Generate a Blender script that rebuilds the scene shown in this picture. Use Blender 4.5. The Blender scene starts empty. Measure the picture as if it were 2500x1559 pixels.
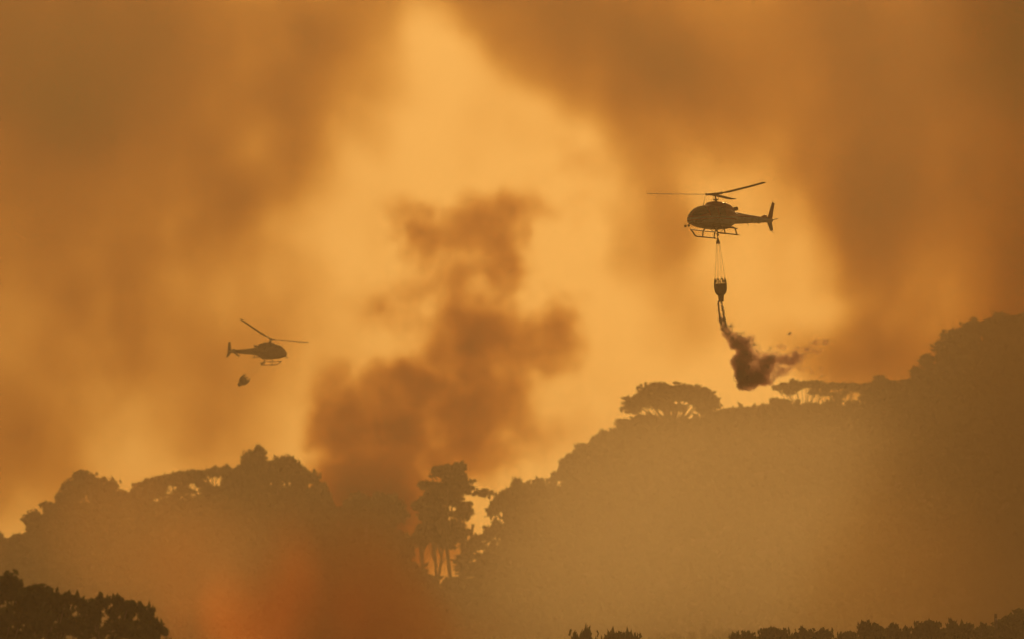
import bpy, bmesh, math, random
from mathutils import Vector, Matrix, Euler, noise
import numpy as np

# ------------------------------------------------------------------ camera, sky, sun, exposure
scene = bpy.context.scene
COL = scene.collection
R = math.radians
PITCH = R(4.0)
CAM_Z = 1.7
FOCAL, SENSOR = 280.0, 36.0
cam_data = bpy.data.cameras.new('camera')
cam = bpy.data.objects.new('camera', cam_data)
COL.objects.link(cam)
cam.location = (0, 0, CAM_Z)
cam.rotation_euler = (R(90) + PITCH, 0, 0)
cam_data.sensor_width = SENSOR
cam_data.lens = FOCAL
cam_data.clip_start = 1.0
cam_data.clip_end = 30000
cam_data.dof.use_dof = True
cam_data.dof.focus_distance = 600
cam_data.dof.aperture_fstop = 1.0
scene.camera = cam

SUN_EL, SUN_AZ = R(17), R(6)          # behind the smoke, a little to the right of the view
world = bpy.data.worlds.new('World')
scene.world = world
world.use_nodes = True
wt = world.node_tree
wt.nodes.clear()
w_out = wt.nodes.new('ShaderNodeOutputWorld')
w_bg = wt.nodes.new('ShaderNodeBackground')
w_sky = wt.nodes.new('ShaderNodeTexSky')
w_sky.sky_type = 'NISHITA'
w_sky.sun_disc = False
w_sky.sun_elevation = SUN_EL
w_sky.sun_rotation = SUN_AZ
w_sky.altitude = 0
w_sky.air_density = 1.0
w_sky.dust_density = 3.0
w_sky.ozone_density = 0.5
w_mul = wt.nodes.new('ShaderNodeMix')            # smoke overhead filters the daylight to amber, evenly in all directions
w_mul.data_type = 'RGBA'
w_mul.blend_type = 'MULTIPLY'
w_mul.inputs['Factor'].default_value = 1.0
w_mul.inputs['B'].default_value = (0.298, 0.209, 0.085, 1)
wt.links.new(w_sky.outputs['Color'], w_mul.inputs['A'])
wt.links.new(w_mul.outputs['Result'], w_bg.inputs['Color'])
w_bg.inputs['Strength'].default_value = 0.05
wt.links.new(w_bg.outputs['Background'], w_out.inputs['Surface'])

sun_data = bpy.data.lights.new('sun', 'SUN')
sun_data.energy = 2.0
sun_data.angle = R(0.53)
sun_data.color = (1.0, 0.57, 0.19)
sun = bpy.data.objects.new('sun', sun_data)
COL.objects.link(sun)
sun_dir = Vector((math.sin(SUN_AZ) * math.cos(SUN_EL), math.cos(SUN_AZ) * math.cos(SUN_EL), math.sin(SUN_EL)))
sun.rotation_euler = sun_dir.to_track_quat('Z', 'Y').to_euler()
sun.location = sun_dir * 3000

scene.view_settings.view_transform = 'Standard'
scene.view_settings.look = 'None'
scene.view_settings.exposure = 0
scene.view_settings.gamma = 1
scene.view_settings.use_curve_mapping = False
cy = scene.cycles
cy.use_denoising = True
cy.denoiser = 'OPENIMAGEDENOISE'
cy.volume_bounces = 3
cy.max_bounces = 6
cy.volume_step_rate = 1.0
cy.volume_max_steps = 256
cy.use_adaptive_sampling = True
cy.adaptive_threshold = 0.04

# ------------------------------------------------------------------ helpers
def at(px, py, Y):
    """a point at ground distance Y that stands in the direction of a photo pixel (2500 wide)"""
    k = SENSOR / FOCAL / 2500.0
    u, v = (px - 1250.0) * k, (779.5 - py) * k
    c, s = math.cos(PITCH), math.sin(PITCH)
    dy, dz = c - v * s, s + v * c
    return Vector((u / dy * Y, Y, CAM_Z + dz / dy * Y))

def mpp(Y):
    return SENSOR / FOCAL / 2500.0 * Y

def tag(o, label=None, cat=None, group=None, kind=None):
    if label: o['label'] = label
    if cat: o['category'] = cat
    if group: o['group'] = group
    if kind: o['kind'] = kind
    return o

def link(name, me, mat=None, parent=None):
    o = bpy.data.objects.new(name, me)
    COL.objects.link(o)
    if mat is not None and me is not None and not me.materials:
        me.materials.append(mat)
    if parent is not None:
        o.parent = parent
    return o

def empty(name, loc=(0, 0, 0), parent=None):
    o = bpy.data.objects.new(name, None)
    COL.objects.link(o)
    o.location = loc
    o.empty_display_size = 0.5
    if parent: o.parent = parent
    return o

class N:
    """tiny node-tree writer"""
    def __init__(self, tree):
        self.t = tree
    def n(self, kind, **kw):
        nd = self.t.nodes.new(kind)
        for k, v in kw.items():
            setattr(nd, k, v)
        return nd
    def put(self, sock, v):
        if isinstance(v, bpy.types.NodeSocket):
            self.t.links.new(v, sock)
        else:
            sock.default_value = v
    def m(self, op, a, b=0.0, c=0.0, clamp=False):
        nd = self.n('ShaderNodeMath', operation=op, use_clamp=clamp)
        for i, v in enumerate((a, b, c)):
            self.put(nd.inputs[i], v)
        return nd.outputs[0]
    def v(self, op, a, b=None, scale=None):
        nd = self.n('ShaderNodeVectorMath', operation=op)
        self.put(nd.inputs[0], a)
        if b is not None: self.put(nd.inputs[1], b)
        if scale is not None: self.put(nd.inputs['Scale'], scale)
        return nd.outputs['Value'] if op in ('LENGTH', 'DOT_PRODUCT', 'DISTANCE') else nd.outputs['Vector']
    def ramp(self, x, lo, hi, a=0.0, b=1.0):
        nd = self.n('ShaderNodeMapRange', interpolation_type='SMOOTHSTEP')
        self.put(nd.inputs[0], x)
        for i, q in enumerate((lo, hi, a, b)):
            nd.inputs[i + 1].default_value = q
        return nd.outputs[0]
    def noise(self, vec, scale, detail=3.0, rough=0.5, color=False):
        nd = self.n('ShaderNodeTexNoise')
        nd.inputs['Scale'].default_value = scale
        nd.inputs['Detail'].default_value = detail
        nd.inputs['Roughness'].default_value = rough
        if vec is not None: self.put(nd.inputs['Vector'], vec)
        return nd.outputs['Color' if color else 'Fac']

def principled(name, color, rough=0.6, metallic=0.0, spec=0.5, var=0.0, scale=3.0, coat=0.0):
    m = bpy.data.materials.new(name)
    m.use_nodes = True
    t = N(m.node_tree)
    b = m.node_tree.nodes['Principled BSDF']
    b.inputs['Roughness'].default_value = rough
    b.inputs['Metallic'].default_value = metallic
    b.inputs['Specular IOR Level'].default_value = spec
    b.inputs['Coat Weight'].default_value = coat
    b.inputs['Coat Roughness'].default_value = 0.08
    tc = t.n('ShaderNodeTexCoord')
    f = t.noise(tc.outputs['Object'], scale, 4)
    mx = t.n('ShaderNodeMix', data_type='RGBA')
    t.put(mx.inputs['Factor'], t.ramp(f, 0.3, 0.7))
    mx.inputs['A'].default_value = tuple(c * (1 - var) for c in color) + (1,)
    mx.inputs['B'].default_value = tuple(min(1, c * (1 + var)) for c in color) + (1,)
    t.put(b.inputs['Base Color'], mx.outputs['Result'])
    return m

# ------------------------------------------------------------------ haze: even pale smoke in the air
def make_haze(x0, x1, y0, y1, z0, z1, density):
    me = bpy.data.meshes.new('haze')
    bm = bmesh.new()
    bmesh.ops.create_cube(bm, size=1.0)
    for v in bm.verts:
        v.co = Vector((x0 if v.co.x < 0 else x1, y0 if v.co.y < 0 else y1, z0 if v.co.z < 0 else z1))
    bm.to_mesh(me); bm.free()
    m = bpy.data.materials.new('haze_air')
    m.use_nodes = True
    nt = m.node_tree
    nt.nodes.clear()
    o = nt.nodes.new('ShaderNodeOutputMaterial')
    p = nt.nodes.new('ShaderNodeVolumePrincipled')
    p.inputs['Color'].default_value = (0.87, 0.68, 0.45, 1)
    p.inputs['Density'].default_value = density
    p.inputs['Anisotropy'].default_value = 0.55
    nt.links.new(p.outputs[0], o.inputs['Volume'])
    return tag(link('haze', me, m), 'thin amber smoke haze filling the air over the valley', 'haze', kind='stuff')

# ------------------------------------------------------------------ smoke: real volumes of billowing density
def volume_material(name, color, absorb, aniso, step, emission=None, scatter=0.0, dens=1.0):
    m = bpy.data.materials.new(name)
    m.use_nodes = True
    nt = m.node_tree
    nt.nodes.clear()
    t = N(nt)
    den = t.m('MULTIPLY', t.n('ShaderNodeAttribute', attribute_name='density').outputs['Fac'], dens)
    if emission:                                       # flames give off light
        p = t.n('ShaderNodeEmission')
        p.inputs['Color'].default_value = (*emission[0], 1)
        t.put(p.inputs['Strength'], t.m('MULTIPLY', den, emission[1]))
    else:                                              # soot takes light away, most of all at the blue end
        p = t.n('ShaderNodeVolumeAbsorption')
        p.inputs['Color'].default_value = (*absorb, 1)
        t.put(p.inputs['Density'], den)
        if scatter > 0:
            q = t.n('ShaderNodeVolumeScatter')
            q.inputs['Color'].default_value = (*color, 1)
            q.inputs['Anisotropy'].default_value = aniso
            t.put(q.inputs['Density'], t.m('MULTIPLY', den, scatter))
            ad = t.n('ShaderNodeAddShader')
            nt.links.new(p.outputs[0], ad.inputs[0])
            nt.links.new(q.outputs[0], ad.inputs[1])
            p = ad
    o = t.n('ShaderNodeOutputMaterial')
    nt.links.new(p.outputs[0], o.inputs['Volume'])
    m.cycles.volume_step_rate = step
    return m

def smoke(name, label, blobs, dens, voxel=3.0, warp=(40, 0.012, 12, 0.05), billow=1.6, nscale=0.02, ndetail=5.0, rough=0.58,
          color=(0.8, 0.6, 0.4), absorb=(0.58, 0.37, 0.0), scatter=0.0, aniso=0.4, step=6.0, emission=None, seed=0.0, stretch=(1, 1, 1),
          edge=0.25, cat='smoke'):
    """blobs: (centre, radii, strength); a density grid that billows round them, warped by turbulence."""
    lo = Vector([min(c[i] - r[i] for c, r, s in blobs) - (warp[0] + warp[2]) * 0.9 for i in range(3)])
    hi = Vector([max(c[i] + r[i] for c, r, s in blobs) + (warp[0] + warp[2]) * 0.9 for i in range(3)])
    me = bpy.data.meshes.new(name)
    mat = volume_material(name + '_volume', color, absorb, aniso, step, emission, scatter, dens)
    ob = link(name, me, mat)
    nt = bpy.data.node_groups.new(name + '_density', 'GeometryNodeTree')
    nt.interface.new_socket('Geometry', in_out='OUTPUT', socket_type='NodeSocketGeometry')
    t = N(nt)
    geo = t.n('GeometryNodeInputPosition').outputs[0]
    P = t.v('ADD', geo, (seed * 131.0, seed * 57.0, seed * 83.0))
    P = t.v('MULTIPLY', P, stretch)
    w1 = t.v('SUBTRACT', t.noise(P, warp[1], 1.5, 0.5, True), (0.5, 0.5, 0.5))
    w2 = t.v('SUBTRACT', t.noise(P, warp[3], 4.0, 0.55, True), (0.5, 0.5, 0.5))
    Q = t.v('ADD', geo, t.v('SCALE', w1, scale=warp[0] * 2))
    Q = t.v('ADD', Q, t.v('SCALE', w2, scale=warp[2] * 2))
    tot = None
    for c, r, s in blobs:
        d = t.v('LENGTH', t.v('DIVIDE', t.v('SUBTRACT', Q, tuple(c)), tuple(r)))
        w = t.ramp(d, 1.0, edge, 0.0, s)
        tot = w if tot is None else t.m('ADD', tot, w)
    fbm = t.noise(P, nscale, ndetail, rough)
    edgef = t.m('ADD', t.m('MINIMUM', tot, 1.0), t.m('MULTIPLY', t.m('SUBTRACT', fbm, 0.5), billow))
    tex = t.ramp(edgef, 0.12, 0.95)
    den = t.m('MULTIPLY', t.m('POWER', tot, 0.6), tex)
    den = t.m('MULTIPLY', den, t.ramp(tot, 0.0, 0.12))
    vc = t.n('GeometryNodeVolumeCube')
    t.put(vc.inputs['Density'], den)
    vc.inputs['Background'].default_value = 0.0
    vc.inputs['Min'].default_value = lo
    vc.inputs['Max'].default_value = hi
    for i, ax in enumerate('XYZ'):
        vc.inputs['Resolution ' + ax].default_value = max(8, int((hi[i] - lo[i]) / voxel))
    sm = t.n('GeometryNodeSetMaterial')
    sm.inputs['Material'].default_value = mat
    nt.links.new(vc.outputs[0], sm.inputs['Geometry'])
    go = t.n('NodeGroupOutput')
    nt.links.new(sm.outputs[0], go.inputs[0])
    md = ob.modifiers.new('density', 'NODES')
    md.node_group = nt
    return tag(ob, label, cat, kind='stuff')

def blob(px, py, rx, ry, Y, ydepth, s):
    k = mpp(Y)
    return (at(px, py, Y), (rx * k, ydepth, ry * k), s)
# ------------------------------------------------------------------ ground: valley floor rising to the wooded ridge
RIDGE_Y = 1450.0
PROFILE = [(-900, 1500), (-300, 1470), (0, 1440), (80, 1395), (200, 1335), (350, 1305), (600, 1290), (780, 1360), (900, 1400), (1000, 1450),
           (1090, 1520), (1150, 1490), (1250, 1410), (1350, 1320), (1450, 1215), (1560, 1120), (1750, 1085), (1900, 1065), (2100, 1050),
           (2250, 1005), (2350, 935), (2500, 890), (2800, 800), (3300, 760), (4500, 900)]
_px = np.array([(at(p, q, RIDGE_Y).x, at(p, q, RIDGE_Y).z) for p, q in PROFILE])

def sstep(a, b, v):
    t = min(1.0, max(0.0, (v - a) / (b - a)))
    return t * t * (3 - 2 * t)

def terrain(x, y):
    ridge = float(np.interp(x * RIDGE_Y / max(y, 1200.0) if y > 1200 else x * RIDGE_Y / 1200.0, _px[:, 0], _px[:, 1]))
    rise = sstep(900, 1440, y) if y < 1450 else 1.0 - 0.55 * sstep(1465, 2000, y)
    z = ridge * rise
    z += 12.5 * math.exp(-((x - 26) / 26.0) ** 2 - ((y - 525) / 60.0) ** 2)
    z += 9.3 * math.exp(-((x + 22) / 16.0) ** 2 - ((y - 385) / 40.0) ** 2)
    z += 20.0 * math.exp(-((x - 19) / 60.0) ** 2 - ((y - 862) / 60.0) ** 2)
    z += noise.noise((x * 0.012, y * 0.012, 3.1)) * (0.8 + 1.6 * rise)
    return z if y > 40 else z * sstep(-40, 40, y)

def build_ground():
    xs = np.linspace(-700, 700, 141)
    ys = np.concatenate([np.linspace(-150, 1300, 100), np.linspace(1310, 1560, 40), np.linspace(1580, 2600, 50)])
    vs = [(x, y, terrain(x, y)) for y in ys for x in xs]
    n = len(xs)
    fs = [(j * n + i, j * n + i + 1, (j + 1) * n + i + 1, (j + 1) * n + i) for j in range(len(ys) - 1) for i in range(n - 1)]
    me = bpy.data.meshes.new('ground')
    me.from_pydata(vs, [], fs)
    for p in me.polygons: p.use_smooth = True
    m = bpy.data.materials.new('dry_scrub_ground')
    m.use_nodes = True
    t = N(m.node_tree)
    b = m.node_tree.nodes['Principled BSDF']
    geo = t.n('ShaderNodeNewGeometry').outputs['Position']
    cr = t.n('ShaderNodeValToRGB')
    cr.color_ramp.elements[0].color = (0.035, 0.040, 0.018, 1)
    cr.color_ramp.elements[1].color = (0.13, 0.10, 0.05, 1)
    cr.color_ramp.elements[0].position = 0.35
    cr.color_ramp.elements[1].position = 0.7
    t.put(cr.inputs[0], t.noise(geo, 0.06, 6, 0.6))
    t.put(b.inputs['Base Color'], cr.outputs[0])
    b.inputs['Roughness'].default_value = 0.95
    bp = t.n('ShaderNodeBump')
    bp.inputs['Strength'].default_value = 0.6
    t.put(bp.inputs['Height'], t.noise(geo, 0.5, 5, 0.6))
    t.put(b.inputs['Normal'], bp.outputs[0])
    return tag(link('ground', me, m), 'dry scrubby valley floor rising to the ridge', 'ground', kind='structure')
build_ground()
# ------------------------------------------------------------------ smoke in the sky, the plume, smoke on the ground
YB = 1720
bank_west = [blob(60, 30, 520, 380, YB, 20, 0.6), blob(560, 330, 320, 260, YB, 20, 0.36), blob(280, 880, 420, 320, YB, 20, 0.28), blob(-200, 250, 900, 650, YB, 22, 0.9), blob(-250, 850, 560, 700, YB, 22, 0.65), blob(400, 20, 700, 380, YB, 22, 0.9),
             blob(790, 200, 300, 440, YB, 20, 0.7), blob(-80, 1200, 520, 380, YB, 20, 0.5), blob(560, 700, 620, 520, YB, 20, 0.34),
             blob(250, 520, 560, 460, YB, 20, 0.36), blob(520, 1080, 700, 420, YB, 18, 0.34), blob(1060, -80, 300, 260, YB, 18, 0.6)]
bank_east = [blob(1330, 380, 420, 330, YB, 18, 0.26), blob(2480, 40, 420, 360, YB, 20, 0.7), blob(2130, 560, 280, 260, YB, 20, 0.35), blob(1340, 40, 300, 300, YB, 22, 1.0), blob(1560, 160, 400, 300, YB, 22, 1.0), blob(1750, -40, 850, 420, YB, 22, 0.8),
             blob(2300, 100, 700, 520, YB, 22, 0.9), blob(2620, 500, 480, 800, YB, 22, 1.2), blob(2250, 640, 360, 400, YB, 20, 0.5),
             blob(1530, 480, 160, 330, YB, 18, 0.5), blob(2580, 1000, 460, 600, YB, 20, 1.0), blob(2150, 870, 420, 170, YB, 18, 0.6),
             blob(1300, 1020, 420, 330, YB, 18, 0.32), blob(1800, 330, 520, 330, YB, 20, 0.45), blob(2150, 380, 420, 330, YB, 20, 0.5),
             blob(1800, 700, 620, 330, YB, 18, 0.30), blob(2000, 840, 300, 120, YB, 14, 0.35)]
smoke('smoke_bank', 'broad brown smoke bank spread across the sky behind the ridge', bank_west + bank_east, 0.17, voxel=1.5, warp=(20, 0.012, 12, 0.04),
      nscale=0.034, billow=1.9, ndetail=7, rough=0.66, seed=1.0, stretch=(1, 1, 0.8), step=5.0)
YP = 1580
plume = [blob(990, 560, 160, 130, YP, 9, 0.8), blob(1170, 555, 220, 125, YP, 9, 0.9), blob(1320, 500, 240, 100, YP, 9, 0.3),
         blob(1250, 660, 140, 120, YP, 9, 0.75), blob(1090, 665, 220, 110, YP, 9, 0.5), blob(1440, 400, 180, 110, YP, 9, 0.25),
         blob(1160, 770, 230, 130, YP, 10, 1.0), blob(1385, 775, 110, 100, YP, 9, 0.8), blob(1260, 850, 230, 130, YP, 10, 0.75),
         blob(1050, 900, 240, 170, YP, 10, 0.8), blob(890, 960, 180, 190, YP, 10, 0.75), blob(860, 1110, 180, 190, YP, 10, 1.1),
         blob(1070, 1080, 320, 210, YP, 10, 0.85), blob(890, 1260, 220, 180, YP, 12, 1.8), blob(930, 760, 150, 130, YP, 9, 0.45),
         blob(1010, 1330, 220, 150, YP, 10, 0.9), blob(1240, 980, 300, 180, YP, 9, 0.5), blob(780, 1000, 120, 200, YP, 7, 0.35)]
smoke('smoke_plume', 'billowing dark smoke plume rising from behind the middle of the ridge', plume, 0.42, voxel=0.65, warp=(5, 0.035, 5.5, 0.11),
      nscale=0.10, billow=3.1, ndetail=7, rough=0.66, seed=3.0, step=4.0, absorb=(0.6, 0.35, 0.0), edge=0.0)
# thin pale smoke drifting in front of the right-hand slope
veil = [blob(1560, 1100, 620, 420, 800, 40, 1.0), blob(1950, 1300, 800, 480, 800, 40, 0.8), blob(1400, 1430, 620, 360, 800, 40, 0.8),
        blob(2200, 1400, 620, 420, 800, 40, 0.45), blob(1850, 1560, 900, 260, 800, 40, 0.25), blob(2000, 990, 480, 200, 800, 35, 0.5)]
smoke('drifting_smoke', 'thin pale smoke drifting in front of the right wooded slope', veil, 0.0112, voxel=3.5, warp=(10, 0.018, 5, 0.07), nscale=0.03,
      billow=1.2, seed=5.0, step=4.0, color=(0.95, 0.76, 0.52), absorb=(0.97, 0.93, 0.85), scatter=1.0, aniso=0.55, edge=0.0)
# dark smoke rolling off the fire in the valley below the left ridge, and at the right edge
FY, LY = 590.0, 520.0
low = [blob(860, 1400, 300, 230, LY, 18, 1.0), blob(760, 1540, 480, 200, LY, 18, 1.0), blob(1030, 1520, 300, 170, LY, 18, 0.6),
       blob(520, 1360, 320, 200, LY, 16, 0.35), blob(330, 1480, 280, 200, LY, 16, 0.3)]
smoke('ground_smoke', 'red brown smoke rolling low in front of the left ridge', low, 0.080, voxel=1.0, warp=(6, 0.03, 3, 0.12), nscale=0.07, seed=7.0,
      billow=2.0, step=4.0, absorb=(0.6, 0.25, 0.0), scatter=0.2, color=(0.9, 0.5, 0.22), aniso=0.5, edge=0.0)
edge = [blob(2560, 950, 460, 560, 1100, 50, 1.0), blob(2520, 1420, 500, 380, 1100, 50, 1.0), blob(2600, 500, 440, 540, 1100, 50, 0.9), blob(2600, 20, 560, 460, 1100, 50, 1.5)]
smoke('brown_smoke', 'dark brown smoke hanging over the right end of the ridge', edge, 0.07, voxel=4, warp=(20, 0.012, 8, 0.05), nscale=0.025, seed=8.0,
      billow=1.5, step=4.0, edge=0.0)
# thin smoke drifting up the left ridge, firelight's rust tint put into its colour
rust = [blob(400, 1330, 330, 260, 800, 25, 0.8), blob(560, 1420, 380, 240, 800, 25, 1.0), blob(330, 1220, 200, 160, 800, 22, 0.4), blob(720, 1250, 260, 160, 800, 22, 0.35)]
smoke('fire_tinted_smoke', 'thin smoke with a painted-in rust firelight tint drifting up across the left ridge', rust, 0.011, voxel=2.2, warp=(12, 0.018, 5, 0.06), nscale=0.03, billow=1.8, seed=9.0,
      step=4.0, color=(0.96, 0.55, 0.26), absorb=(0.9, 0.6, 0.3), scatter=1.0, aniso=0.55, edge=0.0)
# ------------------------------------------------------------------ trees
def foliage_material(name, a, b):
    m = bpy.data.materials.new(name)
    m.use_nodes = True
    t = N(m.node_tree)
    nt = m.node_tree
    bs = nt.nodes['Principled BSDF']
    cr = t.n('ShaderNodeMix', data_type='RGBA')
    tc = t.n('ShaderNodeTexCoord').outputs['Object']
    inf = t.n('ShaderNodeObjectInfo').outputs['Random']
    f = t.m('ADD', t.noise(tc, 0.7, 3), t.m('MULTIPLY', t.m('SUBTRACT', inf, 0.5), 0.4))
    t.put(cr.inputs['Factor'], t.ramp(f, 0.3, 0.75))
    cr.inputs['A'].default_value = (*a, 1)
    cr.inputs['B'].default_value = (*b, 1)
    t.put(bs.inputs['Base Color'], cr.outputs['Result'])
    bs.inputs['Roughness'].default_value = 0.9
    bs.inputs['Specular IOR Level'].default_value = 0.0
    tr = t.n('ShaderNodeBsdfTranslucent')
    t.put(tr.inputs['Color'], cr.outputs['Result'])
    mx = t.n('ShaderNodeMixShader')
    mx.inputs[0].default_value = 0.25
    nt.links.new(bs.outputs[0], mx.inputs[1])
    nt.links.new(tr.outputs[0], mx.inputs[2])
    nt.links.new(mx.outputs[0], nt.nodes['Material Output'].inputs['Surface'])
    return m

LEAF = foliage_material('gum_leaves', (0.035, 0.045, 0.020), (0.075, 0.085, 0.040))
BARK = principled('gum_bark', (0.10, 0.08, 0.055), 0.9, var=0.4, scale=1.5)

def tube(bm, pts, radii, sides=6, cap=True):
    rings = []
    n = len(pts)
    for i, p in enumerate(pts):
        d = (pts[min(i + 1, n - 1)] - pts[max(i - 1, 0)]).normalized()
        a = d.orthogonal().normalized()
        if i and rings:
            prev = (rings[-1][0].co - pts[i - 1])
            a = (prev - d * prev.dot(d)).normalized() if (prev - d * prev.dot(d)).length > 1e-6 else a
        b = d.cross(a)
        rings.append([bm.verts.new(p + (a * math.cos(2 * math.pi * k / sides) + b * math.sin(2 * math.pi * k / sides)) * radii[i]) for k in range(sides)])
    for r0, r1 in zip(rings, rings[1:]):
        for k in range(sides):
            bm.faces.new((r0[k], r0[(k + 1) % sides], r1[(k + 1) % sides], r1[k]))
    if cap:
        bm.faces.new(rings[0][::-1])
        bm.faces.new(rings[-1])

def leaf_mesh(name, clumps, per_m3, size, rng, sink=0.0):
    """clumps (centre, radii) filled with small tufts, thicker towards each clump's skin; the outline comes out ragged"""
    V = []
    for c, r in clumps:
        area = (r[0] * r[1] + r[0] * r[2] + r[1] * r[2]) / 3 * 12.6
        k = max(10, int(per_m3 * area))
        d = rng.normal(size=(k, 3))
        d /= np.linalg.norm(d, axis=1)[:, None]
        rad = rng.random(k) ** 0.38 * (0.86 + 0.3 * rng.random(k) ** 3)
        lump = 1 + 0.22 * np.sin(d[:, 0] * 5 + c[0] * 3) * np.sin(d[:, 1] * 4 + c[1]) + 0.16 * np.sin(d[:, 2] * 7 + c[0])
        p = np.array(c) + d * np.array(r) * (rad * lump)[:, None]
        a = rng.normal(size=(k, 3)); a /= np.linalg.norm(a, axis=1)[:, None]
        b = np.cross(a, rng.normal(size=(k, 3))); b /= np.linalg.norm(b, axis=1)[:, None]
        s = size * (0.55 + 0.9 * rng.random(k))[:, None]
        q = np.stack([p + a * s, p + b * s * 0.55, p - a * s, p - b * s * 0.55], axis=1)
        V.append(q)
    V = np.concatenate(V).reshape(-1, 3)
    n = len(V) // 4
    me = bpy.data.meshes.new(name)
    me.vertices.add(len(V)); me.loops.add(len(V)); me.polygons.add(n)
    me.vertices.foreach_set('co', V.ravel())
    me.loops.foreach_set('vertex_index', np.arange(len(V), dtype=np.int32))
    me.polygons.foreach_set('loop_start', np.arange(0, len(V), 4, dtype=np.int32))
    me.update(calc_edges=True)
    return me

def tree_variant(kind, seed, leaf=0.42):
    """returns (crown mesh, trunk mesh, nominal height, nominal width); base at the origin"""
    rng = np.random.default_rng(seed)
    u = lambda a, b: float(rng.uniform(a, b))
    cl, H = [], 12.0
    stems = [(Vector((0, 0, -1.5)), Vector((u(-.4, .4), u(-.4, .4), 5)))]
    if kind == 'dome':            # wide dome on a short trunk, limbs fan out below it
        W = 14.0
        for i in range(34):
            th, r = u(0, 6.283), math.sqrt(u(0, 1))
            z = 6.4 + 4.2 * math.sqrt(max(0, 1 - r * r)) * u(0.55, 1.0)
            cl.append(((r * 6.0 * math.cos(th), r * 6.0 * math.sin(th), z), (u(1.0, 1.9), u(1.0, 1.9), u(.7, 1.2))))
        fork = 4.2
    elif kind == 'flat':          # flat umbrella with open gaps under it
        W = 16.0
        for i in range(24):
            th, r = u(0, 6.283), math.sqrt(u(0, 1))
            z = 9.6 + 1.6 * (1 - r * r) * u(0.3, 1.0) - 1.2 * r * u(0, 1)
            cl.append(((r * 7.0 * math.cos(th), r * 7.0 * math.sin(th), z), (u(.8, 1.8), u(.8, 1.8), u(.45, .8))))
        fork = 4.0
    elif kind == 'gum':           # tall gum, tiers of foliage on several leaning stems
        H, W = 22.0, 11.0
        stems = [(Vector((u(-.5, .5), u(-.5, .5), -1.5)), Vector((dx, u(-1.5, 1.5), 13))) for dx in (-2.2, 0.4, 2.6)]
        for i in range(44):
            z = 9.0 + 12.0 * u(0, 1) ** 0.8
            w = 4.6 * math.sin(min(1, (z - 7.2) / 14.8) * math.pi * 0.80 + 0.35)
            th, r = u(0, 6.283), u(0.15, 1)
            cl.append(((r * w * math.cos(th), r * w * math.sin(th), z), (u(.9, 1.8), u(.9, 1.8), u(.5, 1.0))))
        fork = 9.0
    elif kind == 'cone':          # small pointed tree
        W = 6.0
        for i in range(26):
            z = 1.6 + 9.8 * u(0, 1)
            w = 2.6 * (1 - (z - 1.6) / 10.6) + 0.15
            th, r = u(0, 6.283), u(0.2, 1)
            cl.append(((r * w * math.cos(th), r * w * math.sin(th), z), (u(.5, .9), u(.5, .9), u(.5, .9))))
        fork = 8.5
    elif kind == 'ragged':        # torn crown of separate leaf sprays with gaps between them
        W = 11.0
        for i in range(46):
            z = 5.0 + 7.0 * u(0, 1) ** 0.8
            w = 4.4 * math.sqrt(max(0.05, 1 - ((z - 7.5) / 5.0) ** 2))
            th, r = u(0, 6.283), u(0.2, 1.3)
            q = u(.35, 1.0)
            cl.append(((r * w * math.cos(th), r * w * math.sin(th), z), (q * u(.7, 1.6), q * u(.7, 1.6), q * u(.5, 1.1))))
        fork = 4.0
    else:                         # bushy rounded tree, foliage nearly to the ground
        W = 11.0
        for i in range(42):
            z = 2.4 + 8.6 * u(0, 1) ** 0.85
            w = 4.9 * math.sqrt(max(0.02, 1 - ((z - 5.6) / 6.0) ** 2))
            th, r = u(0, 6.283), math.sqrt(u(0.05, 1))
            cl.append(((r * w * math.cos(th), r * w * math.sin(th), z), (u(.9, 1.8), u(.9, 1.8), u(.7, 1.2))))
        fork = 3.0
    crown = leaf_mesh('crown', cl, 7.0, leaf, rng)
    bm = bmesh.new()
    for a, b in stems:
        mid = (a + b) * 0.5 + Vector((u(-.4, .4), u(-.4, .4), 0))
        r0 = 0.42 if kind != 'gum' else 0.36
        tube(bm, [a, mid, b], [r0, r0 * 0.75, r0 * 0.5], 7)
    for k, (c, r) in enumerate(cl):
        if k % 2 and kind not in ('flat', 'dome'): continue
        c = Vector(c)
        a, b = min(stems, key=lambda s: (s[1].xy - c.xy).length)
        f = min(0.98, max(0.35, (min(fork, c.z * 0.7) + 1.5) / (b.z + 1.5)))
        p0 = a.lerp(b, f)
        mid = p0.lerp(c, 0.5) + Vector((0, 0, -0.12 * (c - p0).length + u(-.2, .2)))
        tube(bm, [p0, mid, c], [0.16, 0.10, 0.045], 5, cap=False)
    trunk = bpy.data.meshes.new('trunk')
    bm.to_mesh(trunk); bm.free()
    crown.materials.append(LEAF)
    trunk.materials.append(BARK)
    vs = np.array([v.co for v in crown.vertices])
    return crown, trunk, float(np.quantile(vs[:, 2], 0.995)), float(np.quantile(vs[:, 0], 0.99) - np.quantile(vs[:, 0], 0.01))

VAR = {k: [tree_variant(k, s + 7 * i) for i in range(n)] for k, s, n in
       (('dome', 11, 3), ('flat', 23, 3), ('gum', 37, 3), ('bushy', 41, 6), ('cone', 59, 2), ('ragged', 71, 4))}
_cnt = [0]

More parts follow.
